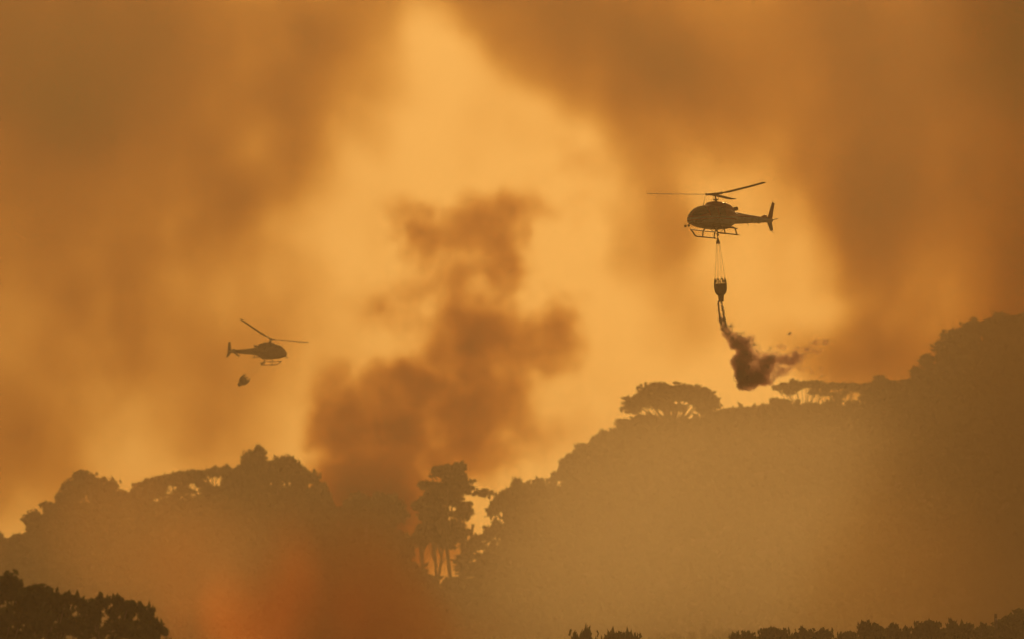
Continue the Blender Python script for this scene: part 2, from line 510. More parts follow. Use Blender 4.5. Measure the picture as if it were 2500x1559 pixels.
def tree(name, label, px, top, width, Y, kind, group, rot=None, lib=None, cat='tree', var=None):
    lib = lib or VAR
    _cnt[0] += 1
    rng = random.Random(_cnt[0] * 97)
    crown, trunk, H, W = lib[kind][(_cnt[0] if var is None else var) % len(lib[kind])]
    p = at(px, top, Y)
    z0 = terrain(p.x, Y)
    e = empty(name, (p.x, Y, z0))
    e.rotation_euler = (0, 0, rng.uniform(0, 6.28) if rot is None else rot)
    h = max(3.0, p.z - z0)
    w = width * mpp(Y)
    e.scale = (w / W, w / W, h / H)
    c = link('crown', crown, None, e)
    t = link('trunk', trunk, None, e)
    tag(e, label, cat, group)
    return e

GL, GR = 'trees along the ridge under the smoke plume', 'trees along the ridge below the water drop'
ORD = ['first', 'second', 'third', 'fourth', 'fifth', 'sixth', 'seventh', 'eighth', 'ninth', 'tenth', 'eleventh', 'twelfth', 'thirteenth',
       'fourteenth', 'fifteenth', 'sixteenth', 'seventeenth', 'eighteenth', 'nineteenth', 'twentieth']
KW = {'dome': 'dome-crowned', 'flat': 'flat-topped', 'gum': 'tall open', 'bushy': 'bushy', 'cone': 'pointed', 'ragged': 'ragged'}
KN = {'dome': 'umbrella_tree', 'flat': 'flat_topped_tree', 'gum': 'gum_tree', 'bushy': 'bushy_tree', 'cone': 'pointed_tree'}

# skyline of the left ridge: (photo x, top, crown width, kind)
west = [(-55, 1290, 140, 'bushy'), (28, 1304, 110, 'bushy'), (105, 1252, 130, 'bushy'), (150, 1218, 130, 'bushy'), (222, 1152, 165, 'dome'),
        (318, 1196, 130, 'bushy'), (372, 1178, 120, 'bushy'), (432, 1150, 160, 'flat'), (520, 1138, 170, 'flat'), (578, 1142, 100, 'bushy'),
        (622, 1094, 120, 'bushy'), (690, 1118, 130, 'bushy'), (742, 1146, 110, 'bushy'), (778, 1188, 90, 'dome')]
for i, (x, t, w, k) in enumerate(west):
    tree(KN[k], f'hazy {KW[k]} tree, {ORD[i]} from the left along the left ridge skyline', x, t, w, 1490, k, GL)
# the dark stand at the foot of the plume, then the tall gums with daylight between their stems
mid = [(838, 1236, 140, 'bushy'), (905, 1206, 140, 'bushy'), (958, 1212, 110, 'bushy')]
for i, (x, t, w, k) in enumerate(mid):
    tree(KN[k], f'dark bushy tree at the foot of the smoke plume, {ORD[i]} from its left', x, t, w, 1470, k, 'trees at the foot of the smoke plume')
tree('gum_tree', 'tall tiered gum tree with bare stems, standing alone in the ridge gap', 1118, 1133, 140, 1440, 'gum', None, rot=0.4)
tree('gum_tree', 'gum tree with ragged crown leaning against the tallest gum in the gap', 1058, 1175, 110, 1455, 'gum', None, rot=2.2)
tree('bushy_tree', 'low rounded tree beneath the tall gums at the right foot of the gap', 1175, 1345, 150, 1420, 'bushy', None)
# skyline of the right ridge
east = [(1252, 1194, 110, 'bushy'), (1292, 1170, 130, 'bushy'), (1350, 1183, 120, 'bushy'), (1408, 1128, 110, 'dome'), (1440, 1082, 130, 'dome'),
        (1500, 1046, 130, 'dome'), (1560, 1012, 120, 'bushy'), (1645, 936, 215, 'dome'), (1722, 972, 70, 'bushy'), (1790, 1000, 130, 'bushy'),
        (1850, 990, 130, 'bushy'), (1905, 972, 100, 'bushy'), (1965, 926, 150, 'flat'), (2070, 932, 180, 'flat'), (2158, 918, 120, 'dome'),
        (2232, 925, 90, 'bushy'), (2285, 868, 120, 'bushy'), (2345, 806, 130, 'bushy'), (2405, 784, 130, 'bushy'), (2478, 766, 150, 'bushy')]
for i, (x, t, w, k) in enumerate(east):
    lab = f'hazy {KW[k]} tree, {ORD[i]} from the left along the right ridge skyline'
    if i == 7: lab = 'largest dome-crowned tree on the right ridge, sky showing under its limbs'
    tree(KN[k], lab, x, t, w, 1450, k, GR, rot=(1.0 if i == 7 else None), var={7: 0, 12: 2, 13: 0}.get(i))
# trees lower on the two slopes, lost in the haze
_r = random.Random(5)
sky_w = [(p, q) for p, q, *_ in west]
sky_e = [(p, q) for p, q, *_ in east]
for i in range(22):
    x = -60 + 820 * (i + _r.uniform(-.3, .3)) / 21
    s = float(np.interp(x, [a for a, b in sky_w], [b for a, b in sky_w]))
    tree('bushy_tree', 'faint bushy tree on the slope below the left ridge skyline', x, s + _r.uniform(45, 105), _r.uniform(110, 160),
         _r.uniform(1440, 1475), 'bushy', 'faint trees on the slope below the left skyline')
for i in range(34):
    x = 1300 + 1225 * (i + _r.uniform(-.3, .3)) / 33
    s = float(np.interp(x, [a for a, b in sky_e], [b for a, b in sky_e]))
    tree('bushy_tree', 'faint bushy tree on the slope below the right ridge skyline', x, s + _r.uniform(62, 120), _r.uniform(110, 165),
         _r.uniform(1405, 1440), 'bushy', 'faint trees on the slope below the right skyline')

# woodland covering the slopes below: one mass of foliage
def woodland():
    rng = np.random.default_rng(8)
    cl = []
    for i in range(5200):
        y = 760 + 685 * rng.random() ** 0.6
        x = rng.uniform(-150, 150) * y / 1450
        r = rng.uniform(2.2, 4.6)
        cl.append(((x, y, terrain(x, y) + r * 0.35), (r, r, r * 0.75)))
    me = leaf_mesh("woodland", cl, 0.5, 0.95, rng)
    return tag(link('woodland', me, LEAF), 'hazy mass of scrub and saplings covering the slopes', 'woodland', kind='stuff')
woodland()

# near trees along the lower frame
for i, (x, t, w, k, lab) in enumerate([
        (-10, 1406, 300, 'ragged', 'dark near tree in the lower left corner, tallest of the near trees'),
        (108, 1434, 210, 'ragged', 'dark near tree overlapping the corner tree on its right side'),
        (258, 1454, 190, 'ragged', 'dark ragged near tree with see-through crown, right of the corner trees'),
        (345, 1480, 130, 'ragged', 'dark drooping near tree at the right end of the lower left trees')]):
    tree('gum_tree', lab, x, t, w, 372 + 6 * i, k, 'dark near trees in the lower left', var=(0, 1, 3, 2)[i])
row = [(1432, 1543, 80), (1480, 1538, 100), (1545, 1541, 80), (1805, 1544, 60), (1850, 1536, 60), (1900, 1527, 90), (1962, 1531, 70), (2012, 1530, 80),
       (2062, 1536, 60), (2130, 1515, 80), (2182, 1518, 60), (2255, 1510, 80), (2312, 1525, 70), (2362, 1512, 90), (2422, 1524, 90), (2492, 1486, 130)]
for i, (x, t, w) in enumerate(row):
    tree('shrubby_tree', f'dark low tree along the lower right edge, {ORD[i]} from its left end', x, t + 7, w * 1.7, 500 + (i * 37) % 40, ('bushy', 'ragged', 'dome')[i % 3],
         'dark low trees along the lower right edge')
for i, (x, t, w, k) in enumerate([(1600, 1553, 90, 'bushy'), (1665, 1546, 110, 'bushy'), (1718, 1529, 40, 'cone'), (1770, 1540, 110, 'bushy')]):
    tree(KN[k], f'faint distant {KW[k]} tree between the dark lower trees, {ORD[i]} from the left', x, t, w, 860, k, 'faint distant trees between the dark lower trees')
# ------------------------------------------------------------------ mesh helpers for the machines
def lathe(bm, prof, sides=24, M=Matrix.Identity(4), cap=True):
    rings = [[bm.verts.new(M @ Vector((r * math.cos(2 * math.pi * k / sides), r * math.sin(2 * math.pi * k / sides), z))) for k in range(sides)] for r, z in prof]
    for a, b in zip(rings, rings[1:]):
        for k in range(sides):
            bm.faces.new((a[k], a[(k + 1) % sides], b[(k + 1) % sides], b[k]))
    if cap:
        bm.faces.new(rings[0][::-1]); bm.faces.new(rings[-1])

def mesh_of(name, fn, smooth=True, auto=40):
    bm = bmesh.new()
    fn(bm)
    bmesh.ops.recalc_face_normals(bm, faces=bm.faces)
    me = bpy.data.meshes.new(name)
    bm.to_mesh(me); bm.free()
    if smooth:
        for p in me.polygons: p.use_smooth = True
        me.set_sharp_from_angle(angle=R(auto))
    return me

def part(name, fn, mat, parent, smooth=True, auto=40):
    return link(name, mesh_of(name, fn, smooth, auto), mat, parent)

V3 = lambda *a: Vector(a)
def rod(name, pts, r, mat, parent, sides=8):
    pts = [Vector(p) for p in pts]
    rr = r if isinstance(r, (list, tuple)) else [r] * len(pts)
    return part(name, lambda bm: tube(bm, pts, rr, sides), mat, parent)

def bend(pts, n=8):
    """smooth curve through control points"""
    P = [Vector(p) for p in pts]
    out = []
    for i in range(len(P) - 1):
        p0, p1, p2, p3 = P[max(i - 1, 0)], P[i], P[i + 1], P[min(i + 2, len(P) - 1)]
        for k in range(n):
            t = k / n
            out.append(0.5 * ((2 * p1) + (p2 - p0) * t + (2 * p0 - 5 * p1 + 4 * p2 - p3) * t * t + (3 * p1 - p0 - 3 * p2 + p3) * t ** 3))
    out.append(P[-1])
    return out

# ------------------------------------------------------------------ helicopter
def livery(name):
    """white below, red above a stepped line, a red band along the doors, underside greyed to paint in its shade"""
    m = bpy.data.materials.new(name)
    m.use_nodes = True
    t = N(m.node_tree)
    b = m.node_tree.nodes['Principled BSDF']
    sx = t.n('ShaderNodeSeparateXYZ')
    t.t.links.new(t.n('ShaderNodeTexCoord').outputs['Object'], sx.inputs[0])
    x, z = sx.outputs['X'], sx.outputs['Z']
    line = t.m('ADD', 1.42, t.m('MULTIPLY', t.m('MINIMUM', x, 0.0), -0.055))
    line = t.m('ADD', line, t.m('MULTIPLY', t.m('MAXIMUM', t.m('SUBTRACT', x, 1.0), 0.0), -0.10))
    red = t.m('GREATER_THAN', z, line)
    d = t.m('SUBTRACT', line, z)
    band = t.m('MULTIPLY', t.m('GREATER_THAN', d, 0.17), t.m('LESS_THAN', d, 0.25))
    band = t.m('MULTIPLY', band, t.m('GREATER_THAN', x, -1.6))
    red = t.m('MAXIMUM', red, band)
    belly = t.m('MULTIPLY', t.m('LESS_THAN', z, 0.82), t.m('GREATER_THAN', x, -2.0))  # shade under the fuselage, painted in as a grey-brown tone
    dirt = t.noise(t.n('ShaderNodeTexCoord').outputs['Object'], 2.5, 5, 0.6)
    m1 = t.n('ShaderNodeMix', data_type='RGBA')
    m1.inputs['A'].default_value = (0.85, 0.83, 0.78, 1)
    m1.inputs['B'].default_value = (0.45, 0.018, 0.015, 1)
    t.put(m1.inputs['Factor'], red)
    m2 = t.n('ShaderNodeMix', data_type='RGBA')
    t.put(m2.inputs['Factor'], belly)
    t.put(m2.inputs['A'], m1.outputs['Result'])
    m2.inputs['B'].default_value = (0.30, 0.27, 0.23, 1)
    m3 = t.n('ShaderNodeMix', data_type='RGBA', blend_type='MULTIPLY')
    t.put(m3.inputs['Factor'], t.ramp(dirt, 0.4, 0.75, 0, 0.6))
    t.put(m3.inputs['A'], m2.outputs['Result'])
    m3.inputs['B'].default_value = (0.55, 0.48, 0.40, 1)
    t.put(b.inputs['Base Color'], m3.outputs['Result'])
    b.inputs['Roughness'].default_value = 0.5
    b.inputs['Coat Weight'].default_value = 0.3
    b.inputs['Coat Roughness'].default_value = 0.08
    return m

PAINT = livery('fuselage_livery')
GLASS = principled('tinted_glass', (0.012, 0.014, 0.014), 0.12, spec=0.4)
BLACK = principled('black_metal', (0.018, 0.017, 0.016), 0.5, var=0.3, scale=6)
BLADE = principled('blade_composite', (0.03, 0.028, 0.026), 0.8, var=0.3, scale=2, spec=0.1)
STEEL = principled('steel', (0.22, 0.20, 0.18), 0.4, metallic=0.8, var=0.2, scale=5)
EXHAUST = principled('burnt_exhaust', (0.05, 0.035, 0.028), 0.6, metallic=0.6, var=0.4, scale=6)
MIRROR = principled('mirror_casing', (0.03, 0.03, 0.03), 0.25, metallic=0.3)
REDP = principled('red_paint', (0.28, 0.012, 0.012), 0.55, var=0.15)
WHITEP = principled('off_white_paint', (0.55, 0.51, 0.45), 0.35, var=0.12, coat=0.3)

SEC = np.array([  # x, z centre, half width, up, down, squareness
    (3.36, 1.02, 0.02, 0.02, 0.02, 2.0), (3.30, 1.03, 0.20, 0.16, 0.14, 2.1), (3.12, 1.06, 0.42, 0.34, 0.27, 2.2), (2.82, 1.10, 0.62, 0.58, 0.40, 2.3),
    (2.40, 1.15, 0.78, 0.83, 0.52, 2.4), (1.90, 1.18, 0.88, 1.00, 0.62, 2.5), (1.30, 1.20, 0.92, 1.08, 0.68, 2.6), (0.50, 1.20, 0.93, 1.09, 0.70, 2.6),
    (-0.30, 1.20, 0.92, 1.06, 0.69, 2.6), (-0.90, 1.23, 0.86, 0.98, 0.62, 2.5), (-1.40, 1.30, 0.72, 0.82, 0.50, 2.4), (-1.90, 1.42, 0.52, 0.56, 0.42, 2.3),
    (-2.40, 1.47, 0.38, 0.42, 0.39, 2.2), (-2.85, 1.48, 0.32, 0.37, 0.36, 2.1)])
_sx = SEC[::-1, 0]
def _cr(col, x):
    """smooth (monotone-ish) interpolation down the fuselage"""
    y = SEC[::-1, col]
    i = int(np.clip(np.searchsorted(_sx, x) - 1, 0, len(_sx) - 2))
    t = (x - _sx[i]) / (_sx[i + 1] - _sx[i])
    m = np.gradient(y, _sx)
    h = _sx[i + 1] - _sx[i]
    return float((2*t**3-3*t**2+1)*y[i] + (t**3-2*t**2+t)*h*m[i] + (-2*t**3+3*t**2)*y[i+1] + (t**3-t**2)*h*m[i+1])

def skin(x, deg, off=0.0):
    """a point on the fuselage skin: station x, angle from the roof (+ to port)"""
    a = R(deg)
    zc, hw, up, dn, n = (_cr(c, x) if x > 3.3 or c else _cr(c, x) for c in (1, 2, 3, 4, 5))
    s, c = math.sin(a), math.cos(a)
    f = lambda v: math.copysign(abs(v) ** (2 / n), v)
    h = up if c > 0 else dn
    return Vector((x, (hw + off) * f(s), zc + (h + off) * f(c)))

def patch(bm, xs, a0, a1, off, n=8):
    """curved panel lying on the skin; a0, a1 are functions of x, closed with a thin edge"""
    top = [[bm.verts.new(skin(x, a0(x) + (a1(x) - a0(x)) * k / n, off)) for k in range(n + 1)] for x in xs]
    low = [[bm.verts.new(skin(x, a0(x) + (a1(x) - a0(x)) * k / n, -0.02)) for k in range(n + 1)] for x in xs]
    m = len(xs)
    for i in range(m - 1):
        for k in range(n):
            bm.faces.new((top[i][k], top[i + 1][k], top[i + 1][k + 1], top[i][k + 1]))
    for i in range(m - 1):
        for k in (0, n):
            bm.faces.new((top[i][k], top[i + 1][k], low[i + 1][k], low[i][k]))
    for k in range(n):
        for i in (0, m - 1):
            bm.faces.new((top[i][k], top[i][k + 1], low[i][k + 1], low[i][k]))

def make_helicopter():
    H = empty('helicopter')
    # fuselage shell
    def body(bm):
        xs = [3.36, 3.34, 3.3, 3.22, 3.12, 2.98, 2.82, 2.6, 2.4, 2.15, 1.9, 1.6, 1.3, .9, .5, .1, -.3, -.6, -.9, -1.15, -1.4, -1.65, -1.9, -2.15, -2.4, -2.85]
        S = 40
        rings = [[bm.verts.new(skin(x, 360 * k / S)) for k in range(S)] for x in xs]
        for a, b in zip(rings, rings[1:]):
            for k in range(S):
                bm.faces.new((a[k], a[(k + 1) % S], b[(k + 1) % S], b[k]))
        bm.faces.new(rings[0]); bm.faces.new(rings[-1])
    part('fuselage', body, PAINT, H)
    lin = lambda x0, y0, x1, y1: (lambda x: y0 + (y1 - y0) * (x - x0) / (x1 - x0))
    rng_ = lambda a, b, n: [a + (b - a) * i / n for i in range(n + 1)]
    for s, nm in ((1, 'port'), (-1, 'starboard')):
        part('windscreen', lambda bm: patch(bm, rng_(3.16, 1.98, 10), lambda x: s * 4, lambda x: s * (74 if x < 2.9 else 74 - (x - 2.9) * 70), 0.008), GLASS, H)
        part('chin_window', lambda bm: patch(bm, rng_(3.12, 2.6, 5), lambda x: s * 108, lambda x: s * 150, 0.007), GLASS, H)
        d = part('door', lambda bm: patch(bm, rng_(1.88, 0.92, 8), lambda x: s * 40, lambda x: s * 124, 0.012), PAINT, H)
        part('window', lambda bm: patch(bm, rng_(1.80, 1.00, 8), lambda x: s * 44, lambda x: s * 84, 0.02), GLASS, d)
        rod('handle', [skin(1.05, s * 97, 0.02), skin(1.07, s * 97, 0.05), skin(1.2, s * 97, 0.05), skin(1.22, s * 97, 0.02)], 0.012, BLACK, d)
        d = part('sliding_door', lambda bm: patch(bm, rng_(0.88, -0.42, 8), lambda x: s * 40, lambda x: s * 124, 0.014), PAINT, H)
        part('window', lambda bm: patch(bm, rng_(0.78, -0.02, 8), lambda x: s * 44, lambda x: s * 82, 0.022), GLASS, d)
        rod('handle', [skin(0.7, s * 97, 0.02), skin(0.68, s * 97, 0.05), skin(0.55, s * 97, 0.05), skin(0.53, s * 97, 0.02)], 0.012, BLACK, d)
        part('baggage_hatch', lambda bm: patch(bm, rng_(-0.62, -1.25, 6), lambda x: s * 62, lambda x: s * 112, 0.010), PAINT, H)
        # engine air intake grille on the cowling flank
    # roof cowling over gearbox and engine
    def cowl(bm):
        st = [(1.12, 2.18, .10, .06), (1.0, 2.20, .36, .20), (.75, 2.22, .46, .34), (.3, 2.22, .50, .41), (-.3, 2.2, .52, .42), (-.9, 2.12, .50, .46), (-1.3, 2.02, .46, .48),
              (-1.6, 1.92, .40, .46), (-1.85, 1.82, .32, .34), (-2.05, 1.75, .22, .18)]
        rings = []
        for x, z, w, h in st:
            r = []
            for k in range(24):
                a = 2 * math.pi * k / 24
                f = lambda v: math.copysign(abs(v) ** (2 / 3.0), v)
                r.append(bm.verts.new((x, w * f(math.sin(a)), z + (h if math.cos(a) > 0 else 0.25) * f(math.cos(a)))))
            rings.append(r)
        for a, b in zip(rings, rings[1:]):
            for k in range(24):
                bm.faces.new((a[k], a[(k + 1) % 24], b[(k + 1) % 24], b[k]))
        bm.faces.new(rings[0]); bm.faces.new(rings[-1])
    cw = part('engine_cowling', cowl, PAINT, H)
    for s in (1, -1):
        part('intake_grille', lambda bm: lathe(bm, [(0.0, 0), (.13, 0), (.13, .02), (0.0, .02)][1:3], 16, Matrix.Translation((-.45, s * .515, 2.40)) @ Euler((R(90), 0, 0)).to_matrix().to_4x4()), BLACK, cw)
    def pipe(bm):
        M = Matrix.Translation((-1.62, 0.08, 2.10)) @ Euler((0, R(-80), 0)).to_matrix().to_4x4()
        lathe(bm, [(.12, -.1), (.125, .45), (.15, .55), (.155, .78), (.13, .79), (.12, .5)], 20, M)
    part('exhaust_pipe', pipe, EXHAUST, H)
    # tail boom
    def boom(bm):
        st = [(-2.80, 1.48, .33, .375), (-3.4, 1.50, .30, .335), (-4.3, 1.53, .25, .28), (-5.2, 1.56, .20, .225), (-6.0, 1.585, .16, .18), (-6.6, 1.60, .13, .14), (-6.82, 1.60, .08, .08)]
        rings = [[bm.verts.new((x, w * math.sin(2 * math.pi * k / 24), z + h * math.cos(2 * math.pi * k / 24))) for k in range(24)] for x, z, w, h in st]
        for a, b in zip(rings, rings[1:]):
            for k in range(24):
                bm.faces.new((a[k], a[(k + 1) % 24], b[(k + 1) % 24], b[k]))
        bm.faces.new(rings[0]); bm.faces.new(rings[-1])
    bo = part('tail_boom', boom, PAINT, H)
    part('drive_shaft_cover', lambda bm: tube(bm, [V3(-2.0, 0, 1.93), V3(-3.4, 0, 1.82), V3(-5.5, 0, 1.76)], [.10, .085, .06], 10), REDP, bo)
    part('gearbox_fairing', lambda bm: tube(bm, bend([(-5.35, 0, 1.72), (-5.75, -.02, 1.83), (-6.05, -.04, 1.88), (-6.2, -.05, 1.72)], 5), [.03] + [.06 + .07 * math.sin(i / 14 * 3.1) for i in range(14)] + [.05], 12), PAINT, bo)
    def wing(root, tip, tk):   # root/tip: (leading, trailing) points; flat tapered aerofoil
        def f(bm):
            (a, b), (c, d) = [[Vector(q) for q in s] for s in (root, tip)]
            nrm = (b - a).cross(c - a).normalized()
            R0, R1 = [], []
            for lst, (p, q), th in ((R0, (a, b), tk), (R1, (c, d), tk * .7)):
                for t, h in ((0, 0), (.12, .8), (.35, 1), (.7, .6), (1, .08)):
                    lst.append(bm.verts.new(p.lerp(q, t) + nrm * th * h))
                for t, h in ((1, .08), (.7, .6), (.35, 1), (.12, .8)):
                    lst.append(bm.verts.new(p.lerp(q, t) - nrm * th * h))
            n = len(R0)
            for k in range(n):
                bm.faces.new((R0[k], R0[(k + 1) % n], R1[(k + 1) % n], R1[k]))
            bm.faces.new(R0); bm.faces.new(R1)
        return f
    part('tail_fin', wing([(-6.12, 0, 1.62), (-6.78, 0, 1.62)], [(-6.90, 0, 3.02), (-7.22, 0, 2.98)], .045), REDP, H)
    part('ventral_fin', wing([(-6.08, 0, 1.55), (-6.74, 0, 1.58)], [(-6.48, 0, .78), (-6.84, 0, .86)], .04), WHITEP, H)
    for s in (1, -1):
        part('stabilizer', wing([(-5.55, s * .12, 1.52), (-6.0, s * .12, 1.52)], [(-5.62, s * 1.26, 1.52), (-6.0, s * 1.26, 1.52)], .028), PAINT, H)
    rod('tail_skid', [(-6.6, 0, .84), (-6.75, 0, .72), (-7.05, 0, .60)], [.018, .015, .010], BLACK, H)
    rod('beacon', [(-6.93, 0, 3.0), (-6.95, 0, 3.12)], [.03, .02], REDP, H)
    # tail rotor on the starboard side
    tr = part('tail_rotor', lambda bm: lathe(bm, [(.05, 0), (.07, .02), (.07, .22), (.03, .30)], 14, Matrix.Translation((-6.05, -.14, 1.72)) @ Euler((R(90), 0, 0)).to_matrix().to_4x4()), BLACK, H)
    for k in range(2):
        a = R(8 + 180 * k)
        d, e = Vector((math.cos(a), 0, math.sin(a))), Vector((-math.sin(a), .15, math.cos(a)))
        o = Vector((-6.05, -.38, 1.72))
        part('tail_rotor_blade', wing([o + d * .12 - e * .05, o + d * .12 + e * .05], [o + d * .92 - e * .09, o + d * .92 + e * .09], .012), BLADE, tr)
    # mast, swashplate, hub and blades
    part('rotor_mast', lambda bm: lathe(bm, [(.16, 2.45), (.13, 2.62), (.10, 2.70), (.06, 2.78), (.055, 3.2)], 18), BLACK, H)
    part('swashplate', lambda bm: lathe(bm, [(.10, 2.72), (.21, 2.74), (.21, 2.80), (.10, 2.83)], 20), STEEL, H)
    hub = part('rotor_hub', lambda bm: lathe(bm, [(.10, -.14), (.20, -.10), (.22, .04), (.17, .10), (.08, .13)], 18), BLACK, H)
    hub.location = (0, 0, 3.18)
    for k in range(3):
        Rk = Euler((0, 0, R(120 * k))).to_matrix().to_4x4() @ Euler((0, R(-1.5), 0)).to_matrix().to_4x4()
        def arm(bm):
            vs0 = [Rk @ Vector(p) for p in ((.1, .09, 0), (.45, .06, 0), (.72, .05, 0))]
            tube(bm, [Rk @ V3(.08, 0, .03), Rk @ V3(.5, 0, .03), Rk @ V3(.78, 0, .03)], [.085, .05, .06], 8)
            tube(bm, [Rk @ V3(.15, 0, -.07), Rk @ V3(.5, 0, -.05), Rk @ V3(.78, 0, -.03)], [.05, .035, .05], 8)
        part('blade_grip', arm, BLACK, hub)
        part('damper', lambda bm: lathe(bm, [(.05, -.10), (.10, -.07), (.10, .07), (.05, .10)], 12, Rk @ Matrix.Translation((.66, 0, 0))), STEEL, hub)
        def blade(bm):
            rings = []
            for r, c, tw, dz in ((.74, .16, 13, 0), (1.05, .32, 13, 0), (1.4, .39, 12, .0), (2.4, .39, 10, .01), (3.6, .39, 8, .02), (4.7, .39, 6, .05), (5.25, .38, 5, .07), (5.34, .24, 5, .075)):
                ring = []
                for t, h in ((0, 0), (.08, .75), (.3, 1), (.65, .55), (1, .03), (.65, -.35), (.3, -.6), (.08, -.45)):
                    y, z = (t - 0.28) * c, h * .08 * c
                    a = R(-tw)
                    ring.append(bm.verts.new(Rk @ Vector((r, y * math.cos(a) - z * math.sin(a), dz + y * math.sin(a) + z * math.cos(a)))))
                rings.append(ring)
            for a, b in zip(rings, rings[1:]):
                for q in range(8):
                    bm.faces.new((a[q], a[(q + 1) % 8], b[(q + 1) % 8], b[q]))
            bm.faces.new(rings[0]); bm.faces.new(rings[-1])
        part('rotor_blade', blade, BLADE, hub)
    for k in range(3):
        a = R(120 * k + 25)
        rod('pitch_link', [(.20 * math.cos(a), .20 * math.sin(a), 2.78), (.25 * math.cos(a), .25 * math.sin(a), 3.12)], .016, STEEL, H)
    # skid landing gear
    for s in (1, -1):
        y = 1.08 * s
        sk = rod('skid', bend([(1.86, y, .50), (1.70, y, .38), (1.40, y, .10), (1.20, y, .045), (.9, y, .04)], 5) + [V3(-.2, y, .04), V3(-1.06, y, .04)], .055, BLACK, H)
        rod('step_bar', [(1.90, y, .52), (.48, y, .50), (-1.05, y, .50)], .042, BLACK, sk)
        rod('skid_spring', [(-1.04, y, .035), (-1.20, y, .02), (-1.36, y, -.01)], [.03, .022, .014], BLACK, sk)
    for x in (.48, -.91):
        ct = rod('cross_tube', bend([(x, -1.08, .05), (x, -1.03, .35), (x, -.90, .58), (x, -.62, .66), (x, 0, .62), (x, .62, .66), (x, .90, .58), (x, 1.03, .35), (x, 1.08, .05)], 5), .050, BLACK, H)
        for s in (1, -1):
            part('saddle', lambda bm: lathe(bm, [(.055, -.09), (.065, -.05), (.065, .05), (.055, .09)], 10, Matrix.Translation((x, s * 1.08, .045)) @ Euler((0, R(90), 0)).to_matrix().to_4x4()), BLACK, ct)
    # cargo swing under the belly
    for sx, sy in ((1, 1), (1, -1), (-1, 1), (-1, -1)):
        rod('cargo_swing_strut', [(.02 + .42 * sx, .40 * sy, .56), (.02, 0, .12)], .020, BLACK, H)
    part('cargo_hook', lambda bm: lathe(bm, [(.03, -.12), (.08, -.08), (.09, .04), (.05, .10)], 12, Matrix.Translation((.02, 0, .10))), STEEL, H)
    # nose mirrors, aerials, wire cutter, filter and lights
    br = rod('mirror_bracket', [(3.15, .05, .82), (3.45, .05, .66), (3.70, .0, .58)], .014, BLACK, H)
    rod('stay_wire', [(3.28, 0, 1.22), (3.74, 0, .66)], .008, BLACK, br)
    for y in (.16, -.16):
        part('mirror', lambda bm: lathe(bm, [(.03, -.06), (.095, -.04), (.105, .03), (.08, .06)], 16, Matrix.Translation((3.66, y, .55)) @ Euler((0, R(80), 0)).to_matrix().to_4x4()), MIRROR, br)
    rod('roof_aerial', [(1.55, 0, 2.26), (1.52, 0, 2.36), (1.25, 0, 2.95)], [.035, .02, .006], BLACK, H)
    rod('whip_aerial', [(-4.55, 0, 1.28), (-4.75, 0, .95)], [.016, .006], BLACK, H)
    rod('boom_aerial', [(-3.75, 0, 1.20), (-3.82, 0, 1.02)], [.03, .012], BLACK, H)
    rod('tail_fairlead', [(-5.0, 0, 1.34), (-5.12, 0, 1.30), (-5.24, 0, 1.36)], .05, PAINT, H)
    part('belly_light', lambda bm: lathe(bm, [(.02, -.07), (.07, -.05), (.08, .03), (.08, .06)], 14, Matrix.Translation((.95, .2, .50))), STEEL, H)
    part('wiper_base', lambda bm: lathe(bm, [(.02, .05), (.05, .0), (.06, -.05)], 10, Matrix.Translation((3.10, .12, 1.40))), BLACK, H)
    return H

def children(o):
    return [c for c in bpy.data.objects if c.parent == o]

def copy_tree(o, parent=None):
    c = o.copy()
    COL.objects.link(c)
    c.parent = parent
    c.matrix_parent_inverse = o.matrix_parent_inverse.copy()
    for ch in children(o):
        copy_tree(ch, c)
    return c

def pose(h, px, py, Y, yaw, pitch, roll, rotor):
    M = Matrix.Rotation(R(yaw), 4, 'Z') @ Matrix.Rotation(R(pitch), 4, 'Y') @ Matrix.Rotation(R(roll), 4, 'X')
    h.rotation_mode = 'XYZ'
    h.rotation_euler = M.to_euler()
    h.location = at(px, py, Y) - (M @ Vector((0, 0, 3.18)))
    for c in children(h):
        if c.name.startswith('rotor_hub'): c.rotation_euler = (0, 0, R(rotor))
    return Matrix.Translation(h.location) @ M

heli = make_helicopter()
heli2 = copy_tree(heli)
tag(heli, 'red and white helicopter seen from its left side, releasing water from its bucket', 'helicopter', 'firefighting helicopters in the smoke')
tag(heli2, 'hazy silhouetted helicopter banking away in the smoke, seen from its right', 'helicopter', 'firefighting helicopters in the smoke')
DULL = principled('matt_silhouette_tone', (0.075, 0.07, 0.055), 0.85, spec=0.1, var=0.2)  # backlit silhouette put into the colour, glints dulled; covers paint and glass
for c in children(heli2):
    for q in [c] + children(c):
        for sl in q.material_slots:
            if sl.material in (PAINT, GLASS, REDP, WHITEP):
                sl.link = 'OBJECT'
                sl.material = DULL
M1 = pose(heli, 1746.8, 474.8, 600, 230, 0, 4, 82)
M2 = pose(heli2, 662, 827, 1020, 43, -4, 30, 102)

# ------------------------------------------------------------------ fire bucket
CANVAS = principled('bucket_fabric', (0.055, 0.040, 0.034), 0.8, var=0.25, scale=3)
CORD = principled('suspension_cord', (0.10, 0.075, 0.05), 0.8)

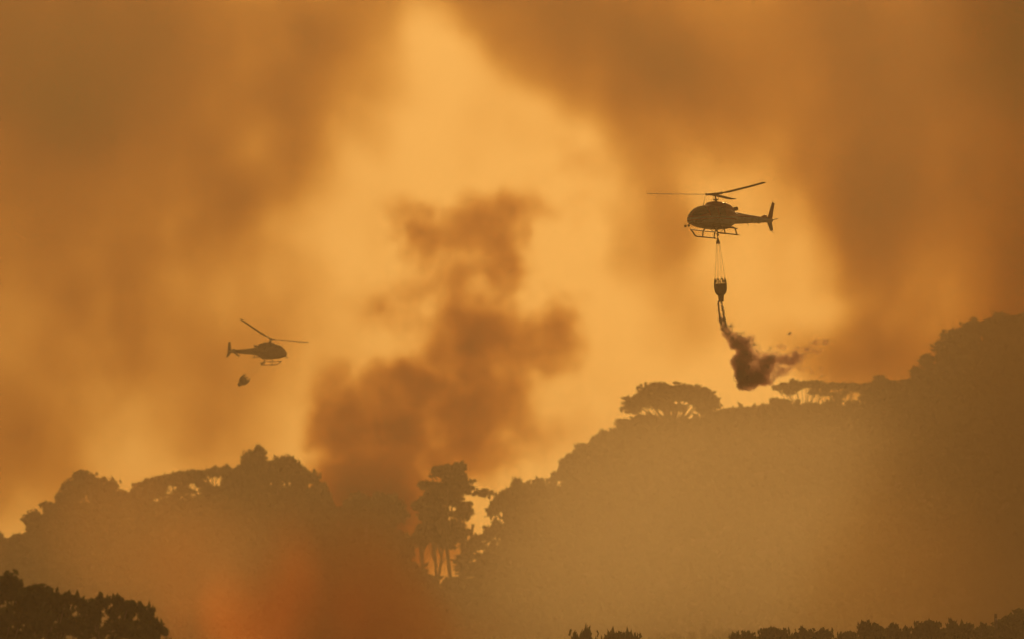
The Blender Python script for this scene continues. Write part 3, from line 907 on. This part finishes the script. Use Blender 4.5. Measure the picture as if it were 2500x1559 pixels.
def make_bucket():
    B = empty('fire_bucket')                      # origin at the hook, the bucket hangs below
    part('control_head', lambda bm: lathe(bm, [(.03, -.08), (.045, -.16), (.06, -.20), (.16, -.50), (.16, -.54), (.02, -.54)], 16), BLACK, B)
    rod('head_link', [(0, 0, .02), (0, 0, -.12)], .022, BLACK, B)
    n = 8
    for k in range(n):
        a = 2 * math.pi * (k + .3) / n
        c, s = math.cos(a), math.sin(a)
        tip = Vector((.40 * c, .40 * s, -3.170))
        L = rod('suspension_line', [(.13 * c, .13 * s, -.54), tip], .006, CORD, B, 5)
        part('shackle', lambda bm: lathe(bm, [(.01, -.05), (.024, -.02), (.024, .02), (.01, .05)], 8, Matrix.Translation((.13 * c, .13 * s, -.56))), BLACK, L)
        for da in (-.30, .30):
            q = Vector((.47 * math.cos(a + da), .47 * math.sin(a + da), -3.670))
            rod('bridle_strap', [tip, tip.lerp(q, .35), q], [.012, .034, .026], BLACK, L, 6)
    bowl = part('bowl', lambda bm: lathe(bm, [(.44, -3.650), (.475, -3.630), (.485, -3.650), (.488, -3.800), (.48, -4.000), (.45, -4.180), (.40, -4.320), (.33, -4.420), (.25, -4.480), (.24, -4.460), (.31, -4.390),
                                               (.38, -4.300), (.43, -4.170), (.455, -4.000), (.46, -3.800)], 32, cap=False), CANVAS, B)
    part('rim', lambda bm: tube(bm, [Vector((.482 * math.cos(2 * math.pi * k / 32), .482 * math.sin(2 * math.pi * k / 32), -3.645)) for k in range(33)], [.018] * 33, 6), BLACK, bowl)
    part('discharge_valve', lambda bm: lathe(bm, [(.20, -4.440), (.225, -4.460), (.222, -4.600), (.20, -4.800), (.185, -4.960), (.17, -4.970), (.17, -4.600)], 24), CANVAS, B)
    part('valve_band', lambda bm: lathe(bm, [(.175, -4.880), (.196, -4.880), (.190, -4.950), (.17, -4.950)], 24), BLACK, B)
    return B

bucket = make_bucket()
bucket2 = copy_tree(bucket)
tag(bucket, 'dark fabric fire bucket pouring water below the red and white helicopter', 'bucket', 'fire buckets slung below the helicopters')
tag(bucket2, 'dark closed fire bucket swinging below the hazy banking helicopter', 'bucket', 'fire buckets slung below the helicopters')
hook = M1 @ Vector((.02, 0, .0))
bucket.location = hook
bucket.rotation_euler = (0, R(-3.0), 0)
hook2 = M2 @ Vector((.02, 0, .0))
bucket2.location = hook2
tgt2 = at(593.5, 929, 1022)
dv = (hook2 - tgt2)
bucket2.rotation_euler = dv.to_track_quat('Z', 'Y').to_euler()
bucket2.scale = (1.28, 1.28, dv.length / 4.05)

# ------------------------------------------------------------------ water falling from the bucket
def water_material():
    m = bpy.data.materials.new('falling_water_spray')
    m.use_nodes = True
    nt = m.node_tree
    t = N(nt)
    b = nt.nodes['Principled BSDF']
    b.inputs['Base Color'].default_value = (0.9, 0.9, 0.9, 1)
    b.inputs['Roughness'].default_value = 0.45
    tr = t.n('ShaderNodeBsdfTranslucent')
    tr.inputs['Color'].default_value = (0.9, 0.9, 0.9, 1)
    mx = t.n('ShaderNodeMixShader')
    mx.inputs[0].default_value = 0.55
    nt.links.new(b.outputs[0], mx.inputs[1])
    nt.links.new(tr.outputs[0], mx.inputs[2])
    nt.links.new(mx.outputs[0], nt.nodes['Material Output'].inputs['Surface'])
    return m

def falling_water():
    rng = np.random.default_rng(21)
    Yw = float((Matrix.Translation(bucket.location) @ bucket.rotation_euler.to_matrix().to_4x4() @ Vector((0, 0, -4.95))).y)
    z36 = lambda x, y: (1650 + x / 3.6, 560 + y / 3.6)         # the enlarged view the outline was measured in
    k = mpp(Yw) / 3.6
    centers, sizes = [], []
    def puff(x, y, r, n, s0, s1, flat=1.0, depth=None, angle=0.0, edge=0.5):
        c = at(*z36(x, y), Yw)
        for _ in range(n):
            d = rng.normal(size=3); d /= np.linalg.norm(d)
            q = d * rng.random() ** edge
            ca, sa = math.cos(angle), math.sin(angle)
            ex, ez = q[0] * r, q[2] * r * flat
            p = (c.x + (ex * ca - ez * sa) * k, c.y + q[1] * (depth or r) * k, c.z + (ex * sa + ez * ca) * k)
            centers.append(p); sizes.append(rng.uniform(s0, s1) * (1.15 - 0.5 * np.linalg.norm(q)))
    # two thin ropes leaving the valve
    for x0, y0, x1, y1 in ((374, 632, 378, 720), (378, 720, 400, 830), (398, 632, 418, 740), (418, 740, 440, 850)):
        for t in np.linspace(0, 1, 16):
            puff(x0 + (x1 - x0) * t, y0 + (y1 - y0) * t, 7 + 9 * t * (x0 > 376), 9, .025, .06)
    spine = [(405, 800, 26), (425, 860, 34), (455, 910, 42), (495, 950, 50), (540, 985, 56), (580, 1020, 62), (605, 1065, 66), (600, 1115, 68), (570, 1155, 66),
             (560, 1200, 62), (590, 1240, 70), (570, 1290, 62), (620, 1300, 72), (600, 1345, 66), (655, 1350, 66), (570, 1375, 40), (690, 1310, 60), (740, 1300, 50), (770, 1240, 56),
             (800, 1190, 62), (760, 1170, 50), (830, 1140, 40), (700, 1250, 60), (640, 1200, 50), (530, 1150, 40), (640, 1120, 45), (520, 1010, 34), (545, 1300, 40), (560, 1250, 40)]
    for x, y, r in spine:
        puff(x, y, r * .9, int(8 + r * .35), .025, .07, edge=.6)
        puff(x, y, r * 1.22, int(40 + r), .018, .05, edge=.3)
    # windblown side: torn drops and thin streaks trailing to the right
    for x, y, r, n, fl, an in ((560, 930, 80, 220, .7, .5), (630, 980, 70, 160, .8, .5), (480, 850, 45, 120, .8, .7), (690, 1010, 60, 90, .6, .4), (850, 1120, 90, 200, .6, .45),
                               (830, 1050, 60, 60, .6, .5), (930, 1160, 110, 90, .5, .4), (900, 1250, 120, 110, .5, .35), (860, 1310, 110, 90, .4, .35), (1000, 910, 24, 30, .5, .6),
                               (680, 1140, 80, 120, .8, .3), (720, 1060, 80, 50, .7, .4)):
        puff(x, y, r, n, .012, .034, flat=fl, angle=an, edge=.6)
    base = bmesh.new()
    bmesh.ops.create_icosphere(base, subdivisions=1, radius=1.0)
    bv = np.array([v.co for v in base.verts]); bf = np.array([[v.index for v in f.verts] for f in base.faces]); base.free()
    C, S = np.array(centers), np.array(sizes)
    n = len(C)
    jit = 1 + 0.5 * (rng.random((n, len(bv), 1)) - .5)
    ax = np.stack([rng.uniform(.8, 1.25, n), rng.uniform(.8, 1.2, n), rng.uniform(.8, 1.3, n)], 1)[:, None, :]
    V = (C[:, None, :] + bv[None] * jit * ax * S[:, None, None]).reshape(-1, 3)
    F = (bf[None] + (np.arange(n) * len(bv))[:, None, None]).reshape(-1, 3)
    me = bpy.data.meshes.new('falling_water')
    me.vertices.add(len(V)); me.loops.add(F.size); me.polygons.add(len(F))
    me.vertices.foreach_set('co', V.ravel())
    me.loops.foreach_set('vertex_index', F.ravel().astype(np.int32))
    me.polygons.foreach_set('loop_start', np.arange(0, F.size, 3, dtype=np.int32))
    me.polygons.foreach_set('use_smooth', np.ones(len(F), dtype=bool))
    me.update(calc_edges=True)
    tag(link('falling_water', me, water_material()), 'grey billow of water falling from the open bucket', 'water', kind='stuff')
    blobs = []
    for x, y, r in spine:
        blobs.append((at(*z36(x, y), Yw), (r * 1.4 * k, r * 1.2 * k, r * 1.4 * k), 0.9))
    for x, y, r, fl, st in ((620, 960, 120, .7, .35), (840, 1130, 130, .7, .6), (890, 1240, 170, .5, .45), (1030, 1130, 200, .4, .45), (780, 1320, 170, .4, .5), (1160, 1060, 200, .35, .4), (376, 670, 24, 1.8, .5), (384, 730, 28, 1.6, .6), (404, 780, 36, 1.3, .7), (412, 690, 22, 1.8, .5), (428, 760, 30, 1.5, .6), (445, 850, 50, 1.2, .6), (680, 1200, 140, 1.0, .35), (700, 1290, 150, .6, .5), (640, 990, 100, .8, .35), (960, 1140, 150, .4, .4), (1000, 1200, 200, .3, .3),
                            (700, 1120, 130, .8, .5), (1000, 905, 50, .7, .5), (1100, 830, 36, .6, .4), (900, 1030, 90, .6, .3), (1260, 990, 170, .3, .3), (1230, 1240, 160, .4, .15)):
        blobs.append((at(*z36(x, y), Yw), (r * k, r * .6 * k, r * fl * k), st))
    return Yw, blobs
YW, WATER_BLOBS = falling_water()
smoke('water_spray', 'fine spray drifting off the falling water', WATER_BLOBS, 2.6, voxel=0.06, warp=(.3, .6, .22, 2.2), nscale=1.7, billow=3.0, ndetail=4, rough=0.6,
      seed=13.0, step=2.0, color=(0.97, 0.97, 0.97), absorb=(0.90, 0.66, 0.70), scatter=1.0, aniso=0.0, cat='spray', edge=0.4)

# ------------------------------------------------------------------ pole among the low trees
WOOD = principled('weathered_pole_wood', (0.10, 0.075, 0.05), 0.85, var=0.3, scale=2)
pt = at(2431, 1497, 525)
pz = terrain(pt.x, 525)
pole = empty('utility_pole', (pt.x, 525, pz))
hp = pt.z - pz
rod('post', [(0, 0, -.5), (0, 0, hp)], [.15, .10], WOOD, pole)
rod('cross_arm', [(0, -.8, hp - .5), (0, .8, hp - .5)], .05, WOOD, pole)
for y in (-.7, -.25, .25, .7):
    part('insulator', lambda bm: lathe(bm, [(.02, 0), (.045, .03), (.03, .07), (.05, .10), (.02, .16)], 10, Matrix.Translation((0, y, hp - .45))), STEEL, pole)
tag(pole, 'thin wooden utility pole rising behind the low trees at lower right', 'pole')

# ------------------------------------------------------------------ ash drifting in the air
def ash():
    rng = random.Random(4)
    bm = bmesh.new()
    for i in range(150):
        Y = rng.uniform(260, 560)
        px, py = rng.uniform(0, 2500), rng.uniform(0, 1559)
        r = rng.uniform(.012, .035)
        if i == 0: px, py, Y, r = 200, 1412, 360, .11
        p = at(px, py, Y)
        a = [Vector((rng.uniform(-1, 1), rng.uniform(-1, 1), rng.uniform(-.6, .6))) for _ in range(3)]
        vs = [bm.verts.new(p + v * r) for v in (a[0], a[1], a[2], -a[0] * .8)]
        for f in ((0, 1, 2), (0, 2, 3), (0, 3, 1), (1, 3, 2)):
            bm.faces.new([vs[q] for q in f])
    me = bpy.data.meshes.new('drifting_ash')
    bm.to_mesh(me); bm.free()
    tag(link('drifting_ash', me, principled('ash', (0.03, 0.027, 0.025), 0.95)), 'specks of black ash drifting in the smoky air', 'ash', kind='stuff')
ash()
# ------------------------------------------------------------------ the fire behind the low smoke
flames = [blob(600, 1570, 150, 220, FY, 6, 0.8), blob(560, 1500, 90, 160, FY, 6, 0.45), blob(690, 1420, 110, 240, FY, 6, 0.5), blob(860, 1500, 110, 240, FY, 6, 0.4),
          blob(430, 1540, 160, 160, FY, 6, 0.3), blob(420, 1400, 240, 200, FY, 6, 0.25), blob(700, 1460, 340, 260, FY, 6, 0.3)]
smoke('fire', 'orange red glow of the bushfire burning in the smoke at lower left', flames, 0.03, voxel=0.6, warp=(3.5, 0.06, 2.5, 0.2), nscale=0.14, seed=11.0,
      stretch=(1, 1, 0.35), billow=2.2, step=4.0, emission=((1.0, 0.15, 0.002), 1.7), cat='fire', edge=0.0)
make_haze(-720, 720, -170, 2620, -4.0, 335, 0.00025)
